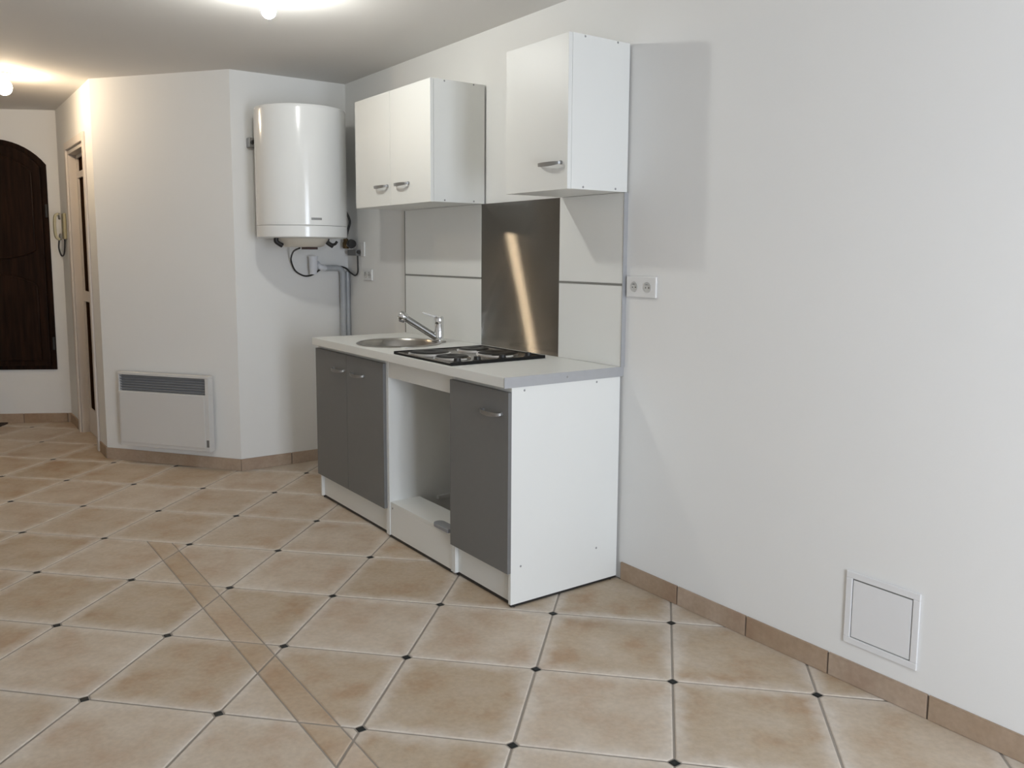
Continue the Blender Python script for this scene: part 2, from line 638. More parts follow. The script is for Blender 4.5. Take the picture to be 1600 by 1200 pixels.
def outside(cx, cy, pad=0.30):
    if cy > pad or cx > XR + pad or cy < YF - pad: return True
    if cx < -2.675 - pad and cy > -0.745 and True:
        if cx < -3.0: return True
    if (Vector((cx, cy)) - A_).dot(ANGN) > pad and -3.6 < cx < -2.6: return True
    if cx < -3.5 and cy > -1.37 + pad: return True
    en = Vector((ED.y, -ED.x))
    if (Vector((cx, cy)) - E_).dot(Vector((-0.75, 0.42)).normalized()) > pad and cx < -4.9: return True
    return False


tiles = []
for i in range(-24, 20):
    for j in range(-20, 20):
        c = GO + GX * (i + 0.5) + GY * (j + 0.5)
        if outside(c.x, c.y): continue
        tiles.append((c.x, c.y))
for cx, cy in tiles:
    y0, y1 = BAND[2], BAND[3]
    reach = PITCH * 0.72
    top = cy + reach
    x_in = cx + reach > BAND[0] and cx - reach < BAND[1]
    crosses = x_in and cy - reach < y1 and cy + reach > y0
    wallcut = cy + reach > 0.0 and cx > -2.75
    dz = random.uniform(-0.0004, 0.0004)
    if not crosses and not wallcut:
        place(full_mesh, cx, cy, dz=dz); continue
    poly = full
    if wallcut:
        poly = clip(poly, *w2l(0, 1, -0.002, cx, cy))
    if len(poly) < 3 or area(poly) < 1e-4: continue
    if not crosses:
        me = tile_mesh(poly); me.materials.append(M['tile']); place(me, cx, cy, dz=dz); continue
    jb = 0.0018
    west = clip(poly, *w2l(1, 0, BAND[0], cx, cy))
    poly_e = clip(poly, *w2l(-1, 0, -BAND[0], cx, cy))
    if len(west) > 2 and area(west) > 1e-4 and len(poly_e) > 2 and area(poly_e) > 1e-4:
        # the band stops inside this tile: cut along its end as well
        pass
    parts = [(clip(poly, *w2l(0, 1, y0 - jb, cx, cy)), M['tile']),
             (clip(poly, *w2l(0, -1, -y1 - jb, cx, cy)), M['tile']),
             (clip(clip(poly, *w2l(0, -1, -y0 - jb, cx, cy)), *w2l(0, 1, y1 - jb, cx, cy)), M['tile_strip'])]
    for pl, m in parts:
        if len(pl) < 3 or area(pl) < 2e-4: continue
        me = tile_mesh(pl); me.materials.append(m); place(me, cx, cy, dz=dz)
# black insets
ins = tile_mesh([(0, -CD), (CD, 0), (0, CD), (-CD, 0)])
ins.materials.append(M['inset'])
for i in range(-24, 20):
    for j in range(-20, 20):
        c = GO + GX * i + GY * j
        if outside(c.x, c.y, 0.0): continue
        place(ins, c.x, c.y, 'tile_inset', dz=random.uniform(-0.0006, 0.0))

# ------------------------------------------------------------------ skirting


def skirting(name, p0, p1, label, first=None, step=0.3345, h=0.075, th=0.009):
    """row of skirting tiles on the wall p0 -> p1 (room on the right side)"""
    p0 = Vector(p0); p1 = Vector(p1)
    d = (p1 - p0).normalized(); L = (p1 - p0).length
    ang = math.atan2(d.y, d.x)
    e = empty(name, (p0.x, p0.y, 0), label, 'skirting', kind='structure', rz=ang)
    s = 0.0
    cuts = [0.0]
    x = first if first is not None else step
    while x < L - 0.02:
        cuts.append(x); x += step
    cuts.append(L)
    shared = {}
    for a, b in zip(cuts, cuts[1:]):
        w = round(b - a - 0.006, 4)
        if w not in shared:
            bm = bx(-w / 2, w / 2, -th, -0.0005, 0.0, h)
            bmesh.ops.bevel(bm, geom=[ed for ed in bm.edges if all(v.co.y < -th + 1e-4 for v in ed.verts)], offset=0.002, segments=2, affect='EDGES')
            bmesh.ops.recalc_face_normals(bm, faces=bm.faces[:])
            me = bpy.data.meshes.new('skirting_tile'); bm.to_mesh(me); bm.free()
            me.materials.append(M['skirting']); shared[w] = me
        o = bpy.data.objects.new('skirting_tile', shared[w])
        COL.objects.link(o); o.parent = e
        o.location = ((a + b) / 2, 0, 0.0)
    obj('joint_filler', bx(0.0, L, -th + 0.0035, -0.0006, 0.0, h - 0.003), M['skirt_joint'], e, local=True)


skirting('baseboard_kitchen', (0.006, 0), (XR, 0), 'row of tan terracotta skirting tiles right of the kitchen units', first=0.325)
skirting('baseboard_heater', (B_.x, B_.y - 0.0043), (C_.x, -0.0), 'tan skirting tiles under the water heater wall', first=0.33)
skirting('baseboard_radiator', A_ - ANG * 0.003, B_ + ANG * 0.0043, 'tan skirting tiles under the panel radiator', first=2.0)
skirting('baseboard_corridor', (DX1 + 0.075, -1.37), (A_.x + 0.002, -1.37), 'short tan skirting tile right of the corridor door')
skirting('baseboard_entry', (E_.x, -1.37), (DX0 - 0.075, -1.37), 'tan skirting tiles below the wall handset')
skirting('baseboard_end', F_ - ED * 0.1, E_, 'tan skirting tiles below the dark arched door')

# ------------------------------------------------------------------ kitchen base units
XL, X1, X2, X3 = -1.85, -1.035, -0.435, -0.012
YP, YD = -0.563, -0.580            # panel front, door front
ZT = 0.865
YBK = -0.013


def bow_handle(parent, cx, y, z, name='handle', w=0.130, sag=0.004):
    bm = B()
    path = []
    for i in range(17):
        t = i / 16.0
        a = PI * t
        path.append((cx - w / 2 * math.cos(a), y - 0.004 - 0.026 * math.sin(a) ** 0.7, z - sag * math.sin(a)))
    sec = [(-0.0025, -0.0055), (0.0025, -0.0055), (0.0025, 0.0055), (-0.0025, 0.0055)]
    sweep(bm, path, sec, scale=lambda t: (1, 0.75 + 0.75 * math.sin(PI * t)))
    for s in (-1, 1):
        lathe(bm, [(0, 0), (0.0075, 0), (0.0075, 0.008), (0, 0.008)], 12,
              mx=Matrix.Translation((cx + s * (w / 2 - 0.002), y + 0.0005, z)) @ Matrix.Rotation(PI / 2, 4, 'X'))
    return obj(name, bm, M['satin'], parent, smooth=True)


def door_leaf(parent, x0, x1, z0, z1, y0, y1, m, hx, hz):
    d = obj('door', bx(x0, x1, y0, y1, z0, z1), m, parent, bevel=0.0012)
    bow_handle(d, hx, y0, hz)
    return d


def screws(parent, pts, x, r=0.0045):
    for y, z in pts:
        bm = lathe(B(), [(0, 0.0012), (r * 0.7, 0.0012), (r, 0.0004), (r, -0.0006), (0, -0.0006)], 12,
                   mx=Matrix.Translation((x, y, z)) @ Matrix.Rotation(PI / 2, 4, 'Y'))
        obj('screw_cap', bm, M['screw'], parent)


def carcass(e, x0, x1, shelf=0.15, depth=None, zlow=0.012, zback=None, zr=0.012):
    t = 0.016
    obj('side_panel', bx(x0, x0 + t, YP, YBK, zlow, ZT), M['white'], e, bevel=0.0008)
    obj('side_panel', bx(x1 - t, x1, YP, YBK, zr, ZT), M['white'], e, bevel=0.0008)
    obj('bottom_panel', bx(x0 + t, x1 - t, YP + 0.004, (YP + depth) if depth else YBK - 0.02, shelf - t, shelf), M['white'], e)
    obj('back_panel', bx(x0 + t, x1 - t, YBK - 0.006, YBK, shelf - t if zback is None else zback, ZT), M['white'], e)
    for fx in (x0 + 0.008, x1 - 0.008):
        for fy in (YP + 0.02, YBK - 0.03):
            obj('foot', lathe(B(), [(0, 0), (0.007, 0), (0.007, 0.0115), (0, 0.0115)], 10, c=(fx, fy, 0)), M['black'], e)


sink_unit = empty('base_cabinet', ((XL + X1) / 2, -0.3, 0), 'white base cabinet with two grey doors under the round sink', 'cabinet')
carcass(sink_unit, XL, X1)
xm = -1.447
door_leaf(sink_unit, XL + 0.003, xm - 0.0015, 0.140, 0.847, YD, YP - 0.001, M['grey'], -1.535, 0.762)
door_leaf(sink_unit, xm + 0.0015, X1 - 0.003, 0.140, 0.847, YD, YP - 0.001, M['grey'], -1.305, 0.762)
obj('plinth', bx(XL + 0.017, X1 - 0.017, YP + 0.016, YP + 0.030, 0.016, 0.134), M['white'], sink_unit)
obj('plinth_black_strip', bx(XL + 0.017, X1 - 0.017, YP + 0.017, YP + 0.029, 0.003, 0.0158), M['black'], sink_unit)  # black strip filling the gap between plinth and floor
obj('top_rail', bx(XL + 0.017, X1 - 0.017, YP + 0.001, YP + 0.015, 0.80, ZT), M['white'], sink_unit)

open_unit = empty('open_base_cabinet', ((X1 + X2) / 2, -0.3, 0), 'open doorless white base unit under the hob', 'cabinet')
carcass(open_unit, X1 + 0.002, X2 - 0.002, shelf=0.178, depth=0.165, zback=0.012)
obj('cleat', bx(X1 + 0.0185, X1 + 0.034, -0.30, -0.14, 0.150, 0.166), M['white'], open_unit)
obj('plinth', bx(X1 + 0.019, X2 - 0.019, YP + 0.004, YP + 0.018, 0.016, 0.161), M['white'], open_unit)
obj('plinth_black_strip', bx(X1 + 0.019, X2 - 0.019, YP + 0.005, YP + 0.017, 0.003, 0.0158), M['black'], open_unit)  # same black strip under this plinth
obj('top_rail', bx(X1 + 0.019, X2 - 0.019, YP + 0.001, YP + 0.017, 0.783, ZT), M['white'], open_unit)
obj('screw_cap', lathe(B(), [(0, 0.001), (0.005, 0.0008), (0.005, -0.001), (0, -0.001)], 10,
    mx=Matrix.Translation((X1 + 0.042, YP + 0.0035, 0.150)) @ Matrix.Rotation(PI / 2, 4, 'X')), M['screw'], open_unit)

right_unit = empty('base_cabinet', ((X2 + X3) / 2, -0.3, 0), 'white base cabinet with single grey door at the right end of the row', 'cabinet')
carcass(right_unit, X2, X3)
door_leaf(right_unit, X2 + 0.004, X3 + 0.002, 0.140, 0.847, YD, YP - 0.001, M['grey'], -0.115, 0.760)
obj('plinth', bx(X2 + 0.017, X3 - 0.017, YP + 0.016, YP + 0.030, 0.016, 0.134), M['white'], right_unit)
obj('plinth_black_strip', bx(X2 + 0.017, X3 - 0.017, YP + 0.017, YP + 0.029, 0.003, 0.0158), M['black'], right_unit)  # same black strip under the right-hand plinth
obj('panel_black_strip', bx(X3 - 0.014, X3 - 0.002, YP + 0.004, YBK, 0.003, 0.0119), M['black'], right_unit)  # black strip filling the gap below the right side panel
obj('top_rail', bx(X2 + 0.017, X3 - 0.017, YP + 0.001, YP + 0.015, 0.80, ZT), M['white'], right_unit)
screws(right_unit, ((-0.128, 0.155), (-0.516, 0.160), (-0.141, 0.852), (-0.504, 0.850)), X3)

# things left in the open unit
bm = B()
pts = []
for i in range(9):
    a = PI / 2 + PI * i / 8
    pts.append((-0.565 + 0.026 * math.cos(a), -0.552 + 0.026 * math.sin(a)))
pts = pts + [(-0.455, -0.578), (-0.455, -0.526)]
prism(bm, pts, 0.1785, 0.196)
tag(obj('metal_bracket', bm, M['grille'], bevel=0.003, origin=(-0.51, -0.55, 0.1785)), 'small grey bracket lying on the front edge of the open unit shelf', 'bracket')

# ------------------------------------------------------------------ worktop, sink, tap, hob
ZW0, ZW1 = 0.866, 0.905
WX0, WX1, WY0, WY1 = XL + 0.004, -0.006, -0.600, -0.0005
SC = (-1.315, -0.345); SR = 0.218


def worktop_mesh():
    bm = B()
    n = 48
    outer = [bm.verts.new(p) for p in ((WX0, WY0, ZW0), (WX1 - 0.003, WY0, ZW0), (WX1 - 0.003, WY1, ZW0), (WX0, WY1, ZW0))]
    inner = [bm.verts.new((SC[0] + 0.2 * math.cos(2 * PI * i / n), SC[1] + 0.2 * math.sin(2 * PI * i / n), ZW0)) for i in range(n)]
    ed = [bm.edges.new((outer[i], outer[(i + 1) % 4])) for i in range(4)]
    ed += [bm.edges.new((inner[i], inner[(i + 1) % n])) for i in range(n)]
    r = bmesh.ops.triangle_fill(bm, use_beauty=True, edges=ed)
    fs = [f for f in r['geom'] if isinstance(f, bmesh.types.BMFace)]
    ex = bmesh.ops.extrude_face_region(bm, geom=fs)
    bmesh.ops.translate(bm, vec=(0, 0, ZW1 - ZW0), verts=[v for v in ex['geom'] if isinstance(v, bmesh.types.BMVert)])
    return bm


wt = empty('worktop', ((WX0 + WX1) / 2, -0.3, ZW0), 'long white laminate worktop on the base cabinets with aluminium end strip', 'worktop')
obj('top', worktop_mesh(), M['white'], wt, bevel=0.002)
obj('end_strip', bx(WX1 - 0.0028, WX1, WY0 - 0.001, -0.0006, ZW0 - 0.001, ZW1 + 0.0005), M['edge'], wt, label='grey aluminium strip on the right end')
for y in (-0.30,):
    screws(wt, ((y, 0.886),), WX1, 0.004)

sk = empty('sink', (SC[0], SC[1], ZW1), 'round stainless steel sink set into the white worktop', 'sink')
obj('bowl', lathe(B(), [(SR, 0.0005), (SR, 0.004), (SR - 0.008, 0.008), (SR - 0.022, 0.006), (0.187, -0.008), (0.178, -0.09), (0.155, -0.135), (0.06, -0.150), (0.026, -0.153),
                        (0.026, -0.157), (0.16, -0.139), (0.182, -0.09), (0.19, -0.01), (0.196, 0.0005), (SR, 0.0005)], 64, c=(SC[0], SC[1], ZW1)), M['inox'], sk, smooth=True)
obj('drain', lathe(B(), [(0, -0.162), (0.03, -0.162), (0.033, -0.1525), (0.024, -0.151), (0.02, -0.154), (0, -0.155)], 24, c=(SC[0], SC[1], ZW1)), M['chrome'], sk, smooth=True)
# tap ledge
TP = Vector((-1.246, -0.148, 0))
obj('tap_ledge', lathe(B(), [(0, 0.001), (0.036, 0.001), (0.036, 0.0085), (0.032, 0.0105), (0, 0.0105)], 32, c=(TP.x, TP.y, ZW1)), M['inox'], sk, smooth=True)

tp = empty('kitchen_tap', (TP.x, TP.y, ZW1 + 0.0105), 'chrome mixer tap with slanted spout on the sink rim', 'tap')
zb = ZW1 + 0.0105
obj('tap_body', lathe(B(), [(0, 0), (0.027, 0), (0.028, 0.006), (0.0245, 0.010), (0.0245, 0.082), (0.0232, 0.084), (0.0232, 0.087), (0.0245, 0.089), (0.0245, 0.118), (0.020, 0.126), (0, 0.128)], 32,
                      c=(TP.x, TP.y, zb)), M['chrome'], tp, smooth=True)
SD = Vector((-0.52, -0.85, 0)).normalized()
s0 = TP + SD * 0.012 + Vector((0, 0, zb + 0.014)); s1 = TP + SD * 0.175 + Vector((0, 0, zb + 0.118))
bm = B()
tube(bm, [s0, s0.lerp(s1, 0.5), s1], 0.0175, 20)
obj('spout', bm, M['spout'], tp, smooth=True)
dirn = (s1 - s0).normalized()
q = dirn.to_track_quat('Z', 'Y').to_matrix().to_4x4()
sp = obj('spray_head', lathe(B(), [(0, -0.012), (0.016, -0.012), (0.0225, -0.004), (0.0245, 0.012), (0.0245, 0.028), (0.019, 0.036), (0, 0.037)], 24,
                        mx=Matrix.Translation(s1) @ q), M['chrome'], tp, smooth=True)
d2 = (Vector((0, 0, -1)) + SD * 0.3).normalized()
lathe_b = lathe(B(), [(0, -0.006), (0.015, -0.006), (0.016, 0.022), (0.013, 0.030), (0, 0.030)], 20,
                mx=Matrix.Translation(s1 + dirn * 0.014) @ d2.to_track_quat('Z', 'Y').to_matrix().to_4x4())
obj('nozzle', lathe_b, M['satin'], sp, smooth=True)
bm = B()
l0 = TP + Vector((0, 0, zb + 0.120)); l1 = l0 + SD * 0.05 + Vector((0, 0, 0.014)); l2 = l0 + SD * 0.085 + Vector((0, 0, 0.026))
sweep(bm, smooth_path([l0, l1, l2], 5), [(-0.012, -0.0065), (0.012, -0.0065), (0.012, 0.0065), (-0.012, 0.0065)], scale=lambda t: (1 - 0.35 * t, 1 - 0.3 * t))
obj('lever', bm, M['lever'], tp, smooth=True, bevel=0.002)

# hob: stainless tray, four black hotplates, knobs down the right side
HX0, HX1, HY0, HY1 = -0.905, -0.408, -0.585, -0.105
hb = empty('hob', ((HX0 + HX1) / 2, (HY0 + HY1) / 2, ZW1), 'dark steel hob with four black hotplates set in the worktop', 'hob')
bm = B()
zh = ZW1 + 0.0005
# raised-rim tray
rim = [(HX0, HY0), (HX1, HY0), (HX1, HY1), (HX0, HY1)]
levels = [(0.0, 0.0), (0.0, 0.004), (0.004, 0.009), (0.012, 0.010), (0.022, 0.005)]
rs = []
for d, z in levels:
    rs.append([bm.verts.new(p) for p in ((HX0 + d, HY0 + d, zh + z), (HX1 - d, HY0 + d, zh + z), (HX1 - d, HY1 - d, zh + z), (HX0 + d, HY1 - d, zh + z))])
bm.faces.new(rs[0][::-1])
for a, b in zip(rs, rs[1:]):
    for i in range(4):
        bm.faces.new((a[i], a[(i + 1) % 4], b[(i + 1) % 4], b[i]))
bm.faces.new(rs[-1])
obj('tray', bm, M['darksteel'], hb)
zt = zh + 0.005
bm = B()
fz0, fz1 = zh + 0.0002, zh + 0.0135
box(bm, HX0 - 0.004, HX0 + 0.005, HY0 - 0.004, HY1 + 0.004, fz0, fz1); box(bm, HX1 - 0.005, HX1 + 0.004, HY0 - 0.004, HY1 + 0.004, fz0, fz1)
box(bm, HX0 + 0.005, HX1 - 0.005, HY0 - 0.004, HY0 + 0.005, fz0, fz1 - 0.005); box(bm, HX0 + 0.005, HX1 - 0.005, HY1 - 0.005, HY1 + 0.004, fz0, fz1)
obj('rim_frame', bm, M['castiron'], hb, bevel=0.001)
for (hx, hy, r) in ((-0.795, -0.465, 0.088), (-0.60, -0.465, 0.072), (-0.795, -0.225, 0.072), (-0.60, -0.225, 0.088)):
    p = obj('hotplate', lathe(B(), [(0, 0), (r, 0), (r, 0.009), (r - 0.006, 0.012), (r * 0.35, 0.012), (r * 0.3, 0.010), (0, 0.010)], 40, c=(hx, hy, zt)), M['castiron'], hb, smooth=True)
    obj('trim_ring', lathe(B(), [(r + 0.001, 0), (r + 0.012, 0), (r + 0.010, 0.005), (r + 0.001, 0.008), (r + 0.001, 0)], 40, c=(hx, hy, zt)), M['chrome'], p, smooth=True)
for ky in (-0.53, -0.43, -0.30, -0.16):
    k = obj('knob', lathe(B(), [(0, 0), (0.021, 0), (0.021, 0.004), (0.016, 0.006), (0.014, 0.020), (0, 0.021)], 24, c=(-0.452, ky, zt)), M['black'], hb, smooth=True)

# ------------------------------------------------------------------ splashback
PT = 0.020
panels = empty  # alias not used


def splash(x0, x1, z0, z1, label):
    e = empty('splashback_panel', ((x0 + x1) / 2, 0, z0), label, 'panel', group='white splashback panels')
    obj('board', bx(x0, x1, -PT, -0.0008, z0, z1), M['white'], e, bevel=0.001)
    return e


ZJ0, ZJ1 = 1.238, 1.247
ZB = ZW1 + 0.0006
SX0, SX1 = -1.042, -0.416
splash(XL + 0.008, SX0 - 0.001, ZB, ZJ0, 'white splashback panel behind the tap, below the joint')
splash(XL + 0.008, SX0 - 0.001, ZJ1, 1.612, 'white splashback panel right under the two-door wall cabinet')
splash(SX1 + 0.001, -0.004, ZB, ZJ0, 'white splashback panel right of the steel sheet, standing on the worktop')
splash(SX1 + 0.001, -0.004, ZJ1, 1.612, 'white splashback panel right under the single-door wall cabinet')


def strip(name, x0, x1, y0, y1, z0, z1, m, label):
    tag(obj(name, bx(x0, x1, y0, y1, z0, z1), m, origin=((x0 + x1) / 2, (y0 + y1) / 2, z0)), label, 'trim strip', group='splashback trim strips')


strip('trim_strip', XL + 0.008, SX0 - 0.001, -PT - 0.0015, -0.0008, ZJ0 + 0.0004, ZJ1 - 0.0004, M['joint'], 'thin dark joint strip across the left white splashback')
strip('trim_strip', SX1 + 0.001, -0.004, -PT - 0.0015, -0.0008, ZJ0 + 0.0004, ZJ1 - 0.0004, M['joint'], 'thin dark joint strip across the right white splashback')
strip('trim_strip', XL, XL + 0.0072, -PT - 0.001, -0.0008, ZB, 1.608, M['joint'], 'thin upright grey strip at the left end of the splashback behind the sink')
strip('trim_strip', -0.0032, 0.0, -PT - 0.002, -0.0008, ZB, 1.612, M['edge'], 'upright aluminium strip closing the right end of the splashback by the double socket')

bm = B()
v = [bm.verts.new(p) for p in ((SX0, -0.0195, ZB), (SX1, -0.0195, ZB), (SX1, -0.0195, 1.612), (SX0, -0.0195, 1.612))]
v2 = [bm.verts.new((p.co.x, -0.0008, p.co.z)) for p in v]
ff = bm.faces.new(v)
bm.faces.new(v2[::-1])
for i in range(4):
    bm.faces.new((v[i], v2[i], v2[(i + 1) % 4], v[(i + 1) % 4]))
uv = bm.loops.layers.uv.new('UVMap')
for f in bm.faces:
    for l in f.loops:
        l[uv].uv = (l.vert.co.x + l.vert.co.y * 0.3, l.vert.co.z)
tag(obj('steel_splashback', bm, M['brushed'], origin=((SX0 + SX1) / 2, 0, ZB)), 'brushed stainless steel splashback sheet behind the hob', 'splashback')

# ------------------------------------------------------------------ wall cabinets
ZC0, ZC1 = 1.613, 2.190


def wall_cabinet(x0, x1, label, doors):
    e = empty('wall_cabinet', ((x0 + x1) / 2, -0.15, ZC0), label, 'cabinet')
    t = 0.016
    y0, y1 = -0.301, -0.010
    obj('side_panel', bx(x0, x0 + t, y0, y1, ZC0, ZC1), M['white'], e, bevel=0.0008)
    obj('side_panel', bx(x1 - t, x1, y0, y1, ZC0, ZC1), M['white'], e, bevel=0.0008)
    obj('bottom_panel', bx(x0 + t, x1 - t, y0, y1, ZC0, ZC0 + t), M['white'], e)
    obj('top_panel', bx(x0 + t, x1 - t, y0, y1, ZC1 - t, ZC1), M['white'], e)
    obj('back_panel', bx(x0 + t, x1 - t, y1 - 0.006, y1, ZC0 + t, ZC1 - t), M['white'], e)
    obj('hanging_rail', bx(x0 + 0.05, x1 - 0.05, y1 + 0.0002, -0.0008, ZC1 - 0.08, ZC1 - 0.04), M['screw'], e)
    for d0, d1, hx in doors:
        door_leaf(e, d0, d1, ZC0 - 0.001, ZC1 - 0.001, -0.320, -0.302, M['white'], hx, 1.713)
    screws(e, ((-0.241, ZC1 - 0.007), (-0.075, ZC1 - 0.006), (-0.241, ZC0 + 0.009), (-0.073, ZC0 + 0.010)), x1)
    return e


CX0, CX1 = -1.855, -1.030
cm = -1.443
wall_cabinet(CX0, CX1, 'white wall cabinet with two doors above the sink', ((CX0, cm - 0.0015, -1.533), (cm + 0.0015, CX1, -1.306)))
wall_cabinet(-0.404, 0.002, 'white wall cabinet with a single door at the right end', ((-0.404, 0.002, -0.098),))

# ------------------------------------------------------------------ water heater
HC = Vector((-2.385, -0.425)); HR = 0.265
HZ0, HZ1 = 1.452, 2.205
wh = empty('water_heater', (HC.x, HC.y, HZ0), 'white cylindrical wall-hung water heater in the corner', 'water heater')
obj('tank', lathe(B(), [(0, 0.07), (HR - 0.02, 0.07), (HR - 0.0004, 0.0715), (HR, 0.0725), (HR, 0.085), (HR, HZ1 - HZ0 - 0.022), (HR, HZ1 - HZ0 - 0.012), (HR - 0.004, HZ1 - HZ0 - 0.003), (HR - 0.014, HZ1 - HZ0), (0, HZ1 - HZ0)], 96, c=(HC.x, HC.y, HZ0)), M['enamel'], wh, smooth=True)
obj('lower_skirt', lathe(B(), [(0, 0), (HR - 0.012, 0), (HR, 0.006), (HR, 0.012), (HR, 0.060), (HR, 0.0685), (HR - 0.0004, 0.0694), (0, 0.0694)], 96, c=(HC.x, HC.y, HZ0)), M['enamel'], wh, smooth=True)
cap = obj('bottom_cover', lathe(B(), [(0, -0.052), (0.105, -0.052), (0.125, -0.044), (0.150, -0.008), (0.152, -0.0005), (0, -0.0005)], 48, c=(HC.x, HC.y, HZ0)), M['cream'], wh, smooth=True)
obj('cable_clamp', bx(HC.x - 0.02, HC.x + 0.06, HC.y + 0.00, HC.y + 0.07, HZ0 - 0.066, HZ0 - 0.0525), M['clamp'], cap)
for s, yy in ((-1, -0.17), (1, 0.15)):
    bm = B()
    tube(bm, smooth_path([(HC.x + 0.02, HC.y + yy, HZ0 - 0.0005), (HC.x + 0.02, HC.y + yy, HZ0 - 0.022), (HC.x + 0.02, HC.y + yy + 0.035 * (1 if s < 0 else 1), HZ0 - 0.045)], 5), 0.014, 14, up=(1, 0, 0))
    obj('pipe_stub', bm, M['black'], wh, smooth=True)
bm = B()
tube(bm, smooth_path([(HC.x, HC.y + 0.17, HZ0 - 0.032), (HC.x, HC.y + 0.205, HZ0 - 0.034), (HC.x, HC.y + 0.222, HZ0 - 0.016)], 5), 0.008, 12, up=(1, 0, 0))
obj('pipe_stub', bm, M['black'], wh, smooth=True)
obj('wall_bracket', bx(-2.673, -2.62, -0.655, -0.15, 1.998, 2.055), M['screw'], wh, bevel=0.003)
obj('bracket_bolt', lathe(B(), [(0, 0), (0.012, 0), (0.012, 0.03), (0, 0.03)], 12, mx=Matrix.Translation((-2.62, -0.636, 2.026)) @ Matrix.Rotation(PI / 2, 4, 'Y')), M['black'], wh)


def on_tank(yw, z, w, h, name, m, x_off=0.0012):
    """small curved plate on the tank; yw = y of its centre on the tank front"""
    a0 = math.asin((yw - HC.y) / HR)
    bm = B()
    n = 5
    ring = []
    for i in range(n):
        a = a0 + (i / (n - 1) - 0.5) * w / HR
        c = Vector((math.cos(a), math.sin(a), 0))
        ring.append([bm.verts.new((HC.x + c.x * r, HC.y + c.y * r, z + dz)) for r, dz in ((HR + 0.0002, -h / 2), (HR + x_off, -h / 2), (HR + x_off, h / 2), (HR + 0.0002, h / 2))])
    for a, b in zip(ring, ring[1:]):
        for i in range(4):
            bm.faces.new((a[i], b[i], b[(i + 1) % 4], a[(i + 1) % 4]))
    bm.faces.new(ring[0]); bm.faces.new(ring[-1][::-1])
    return obj(name, bm, m, wh)


# direction from the tank towards the camera is about -22 degrees: the badge and lamp sit where the photo has them
on_tank(-0.443, 1.560, 0.062, 0.013, 'badge', M['badge'])
on_tank(-0.645, 1.535, 0.016, 0.016, 'indicator_light', M['socket'])

# power cable, tundish, pipes, valve, plates in the heater corner
XP = -2.60
bm = B()
tube(bm, smooth_path([(HC.x - 0.05, HC.y + 0.0, HZ0 - 0.058), (-2.52, -0.43, 1.376), (-2.60, -0.415, 1.345), (-2.64, -0.402, 1.310), (-2.652, -0.372, 1.252), (-2.656, -0.318, 1.221), (-2.656, -0.275, 1.220), (-2.660, -0.235, 1.236),
                      (-2.667, -0.19, 1.262), (-2.667, -0.12, 1.277), (-2.667, -0.055, 1.277), (-2.662, -0.034, 1.272), (-2.645, -0.020, 1.262), (-2.60, -0.018, 1.240), (-2.53, -0.016, 1.222), (-2.492, -0.016, 1.245), (-2.487, -0.017, 1.30), (-2.487, -0.018, 1.3492)], 6), 0.0052, 10)
tag(obj('power_cable', bm, M['black'], smooth='all'), 'black cable looping below the water heater to the wall', 'cable')
bm = B()
tube(bm, smooth_path([(XP, -0.055, 1.65), (XP, -0.03, 1.61), (XP, -0.016, 1.565), (XP, -0.032, 1.51), (XP, -0.045, 1.455), (XP + 0.005, -0.045, 1.44)], 6), 0.008, 10)
tag(obj('supply_hose', bm, M['black'], smooth='all'), 'black hose hanging right of the water heater above the brass valve', 'hose')
td = empty('tundish', (-2.61, -0.268, 1.23), 'white plastic tundish below the water heater', 'tundish')
obj('funnel', lathe(B(), [(0, 0), (0.022, 0), (0.022, 0.02), (0.026, 0.03), (0.026, 0.085), (0.030, 0.115), (0.026, 0.115), (0.022, 0.09), (0, 0.085)], 24, c=(-2.61, -0.268, 1.23)), M['pvc'], td, smooth=True)
bm = B()
tube(bm, smooth_path([(-2.61, -0.243, 1.30), (-2.62, -0.228, 1.285), (-2.62, -0.21, 1.272), (-2.632, -0.18, 1.268)], 5), 0.018, 14)
obj('elbow', bm, M['pvc'], td, smooth=True)
wp = empty('waste_pipe', (-2.635, -0.10, 0.0), 'grey waste pipe running sideways from the tundish then down the corner', 'pipe')
bm = B()
tube(bm, smooth_path([(-2.635, -0.178, 1.268), (-2.635, -0.12, 1.268), (-2.635, -0.085, 1.266), (-2.635, -0.064, 1.252), (-2.635, -0.056, 1.225)], 6), 0.019, 16, up=(1, 0, 0))
obj('pipe_elbow', bm, M['pipe'], wp, smooth=True)
obj('pipe_run', tube(B(), [(-2.635, -0.056, 1.229), (-2.635, -0.056, 0.6), (-2.635, -0.056, 0.001)], 0.019, 18, up=(1, 0, 0)), M['pipe'], wp, smooth=True)
bm = B()
tube(bm, [(-2.645, -0.0185, 1.244), (-2.645, -0.0185, 0.6), (-2.645, -0.0185, 0.001)], 0.016, 18, up=(1, 0, 0))
tag(obj('conduit_pipe', bm, M['pipe'], smooth=True, origin=(-2.645, -0.0185, 0.001)), 'upright grey conduit in the corner right of the waste pipe', 'pipe')

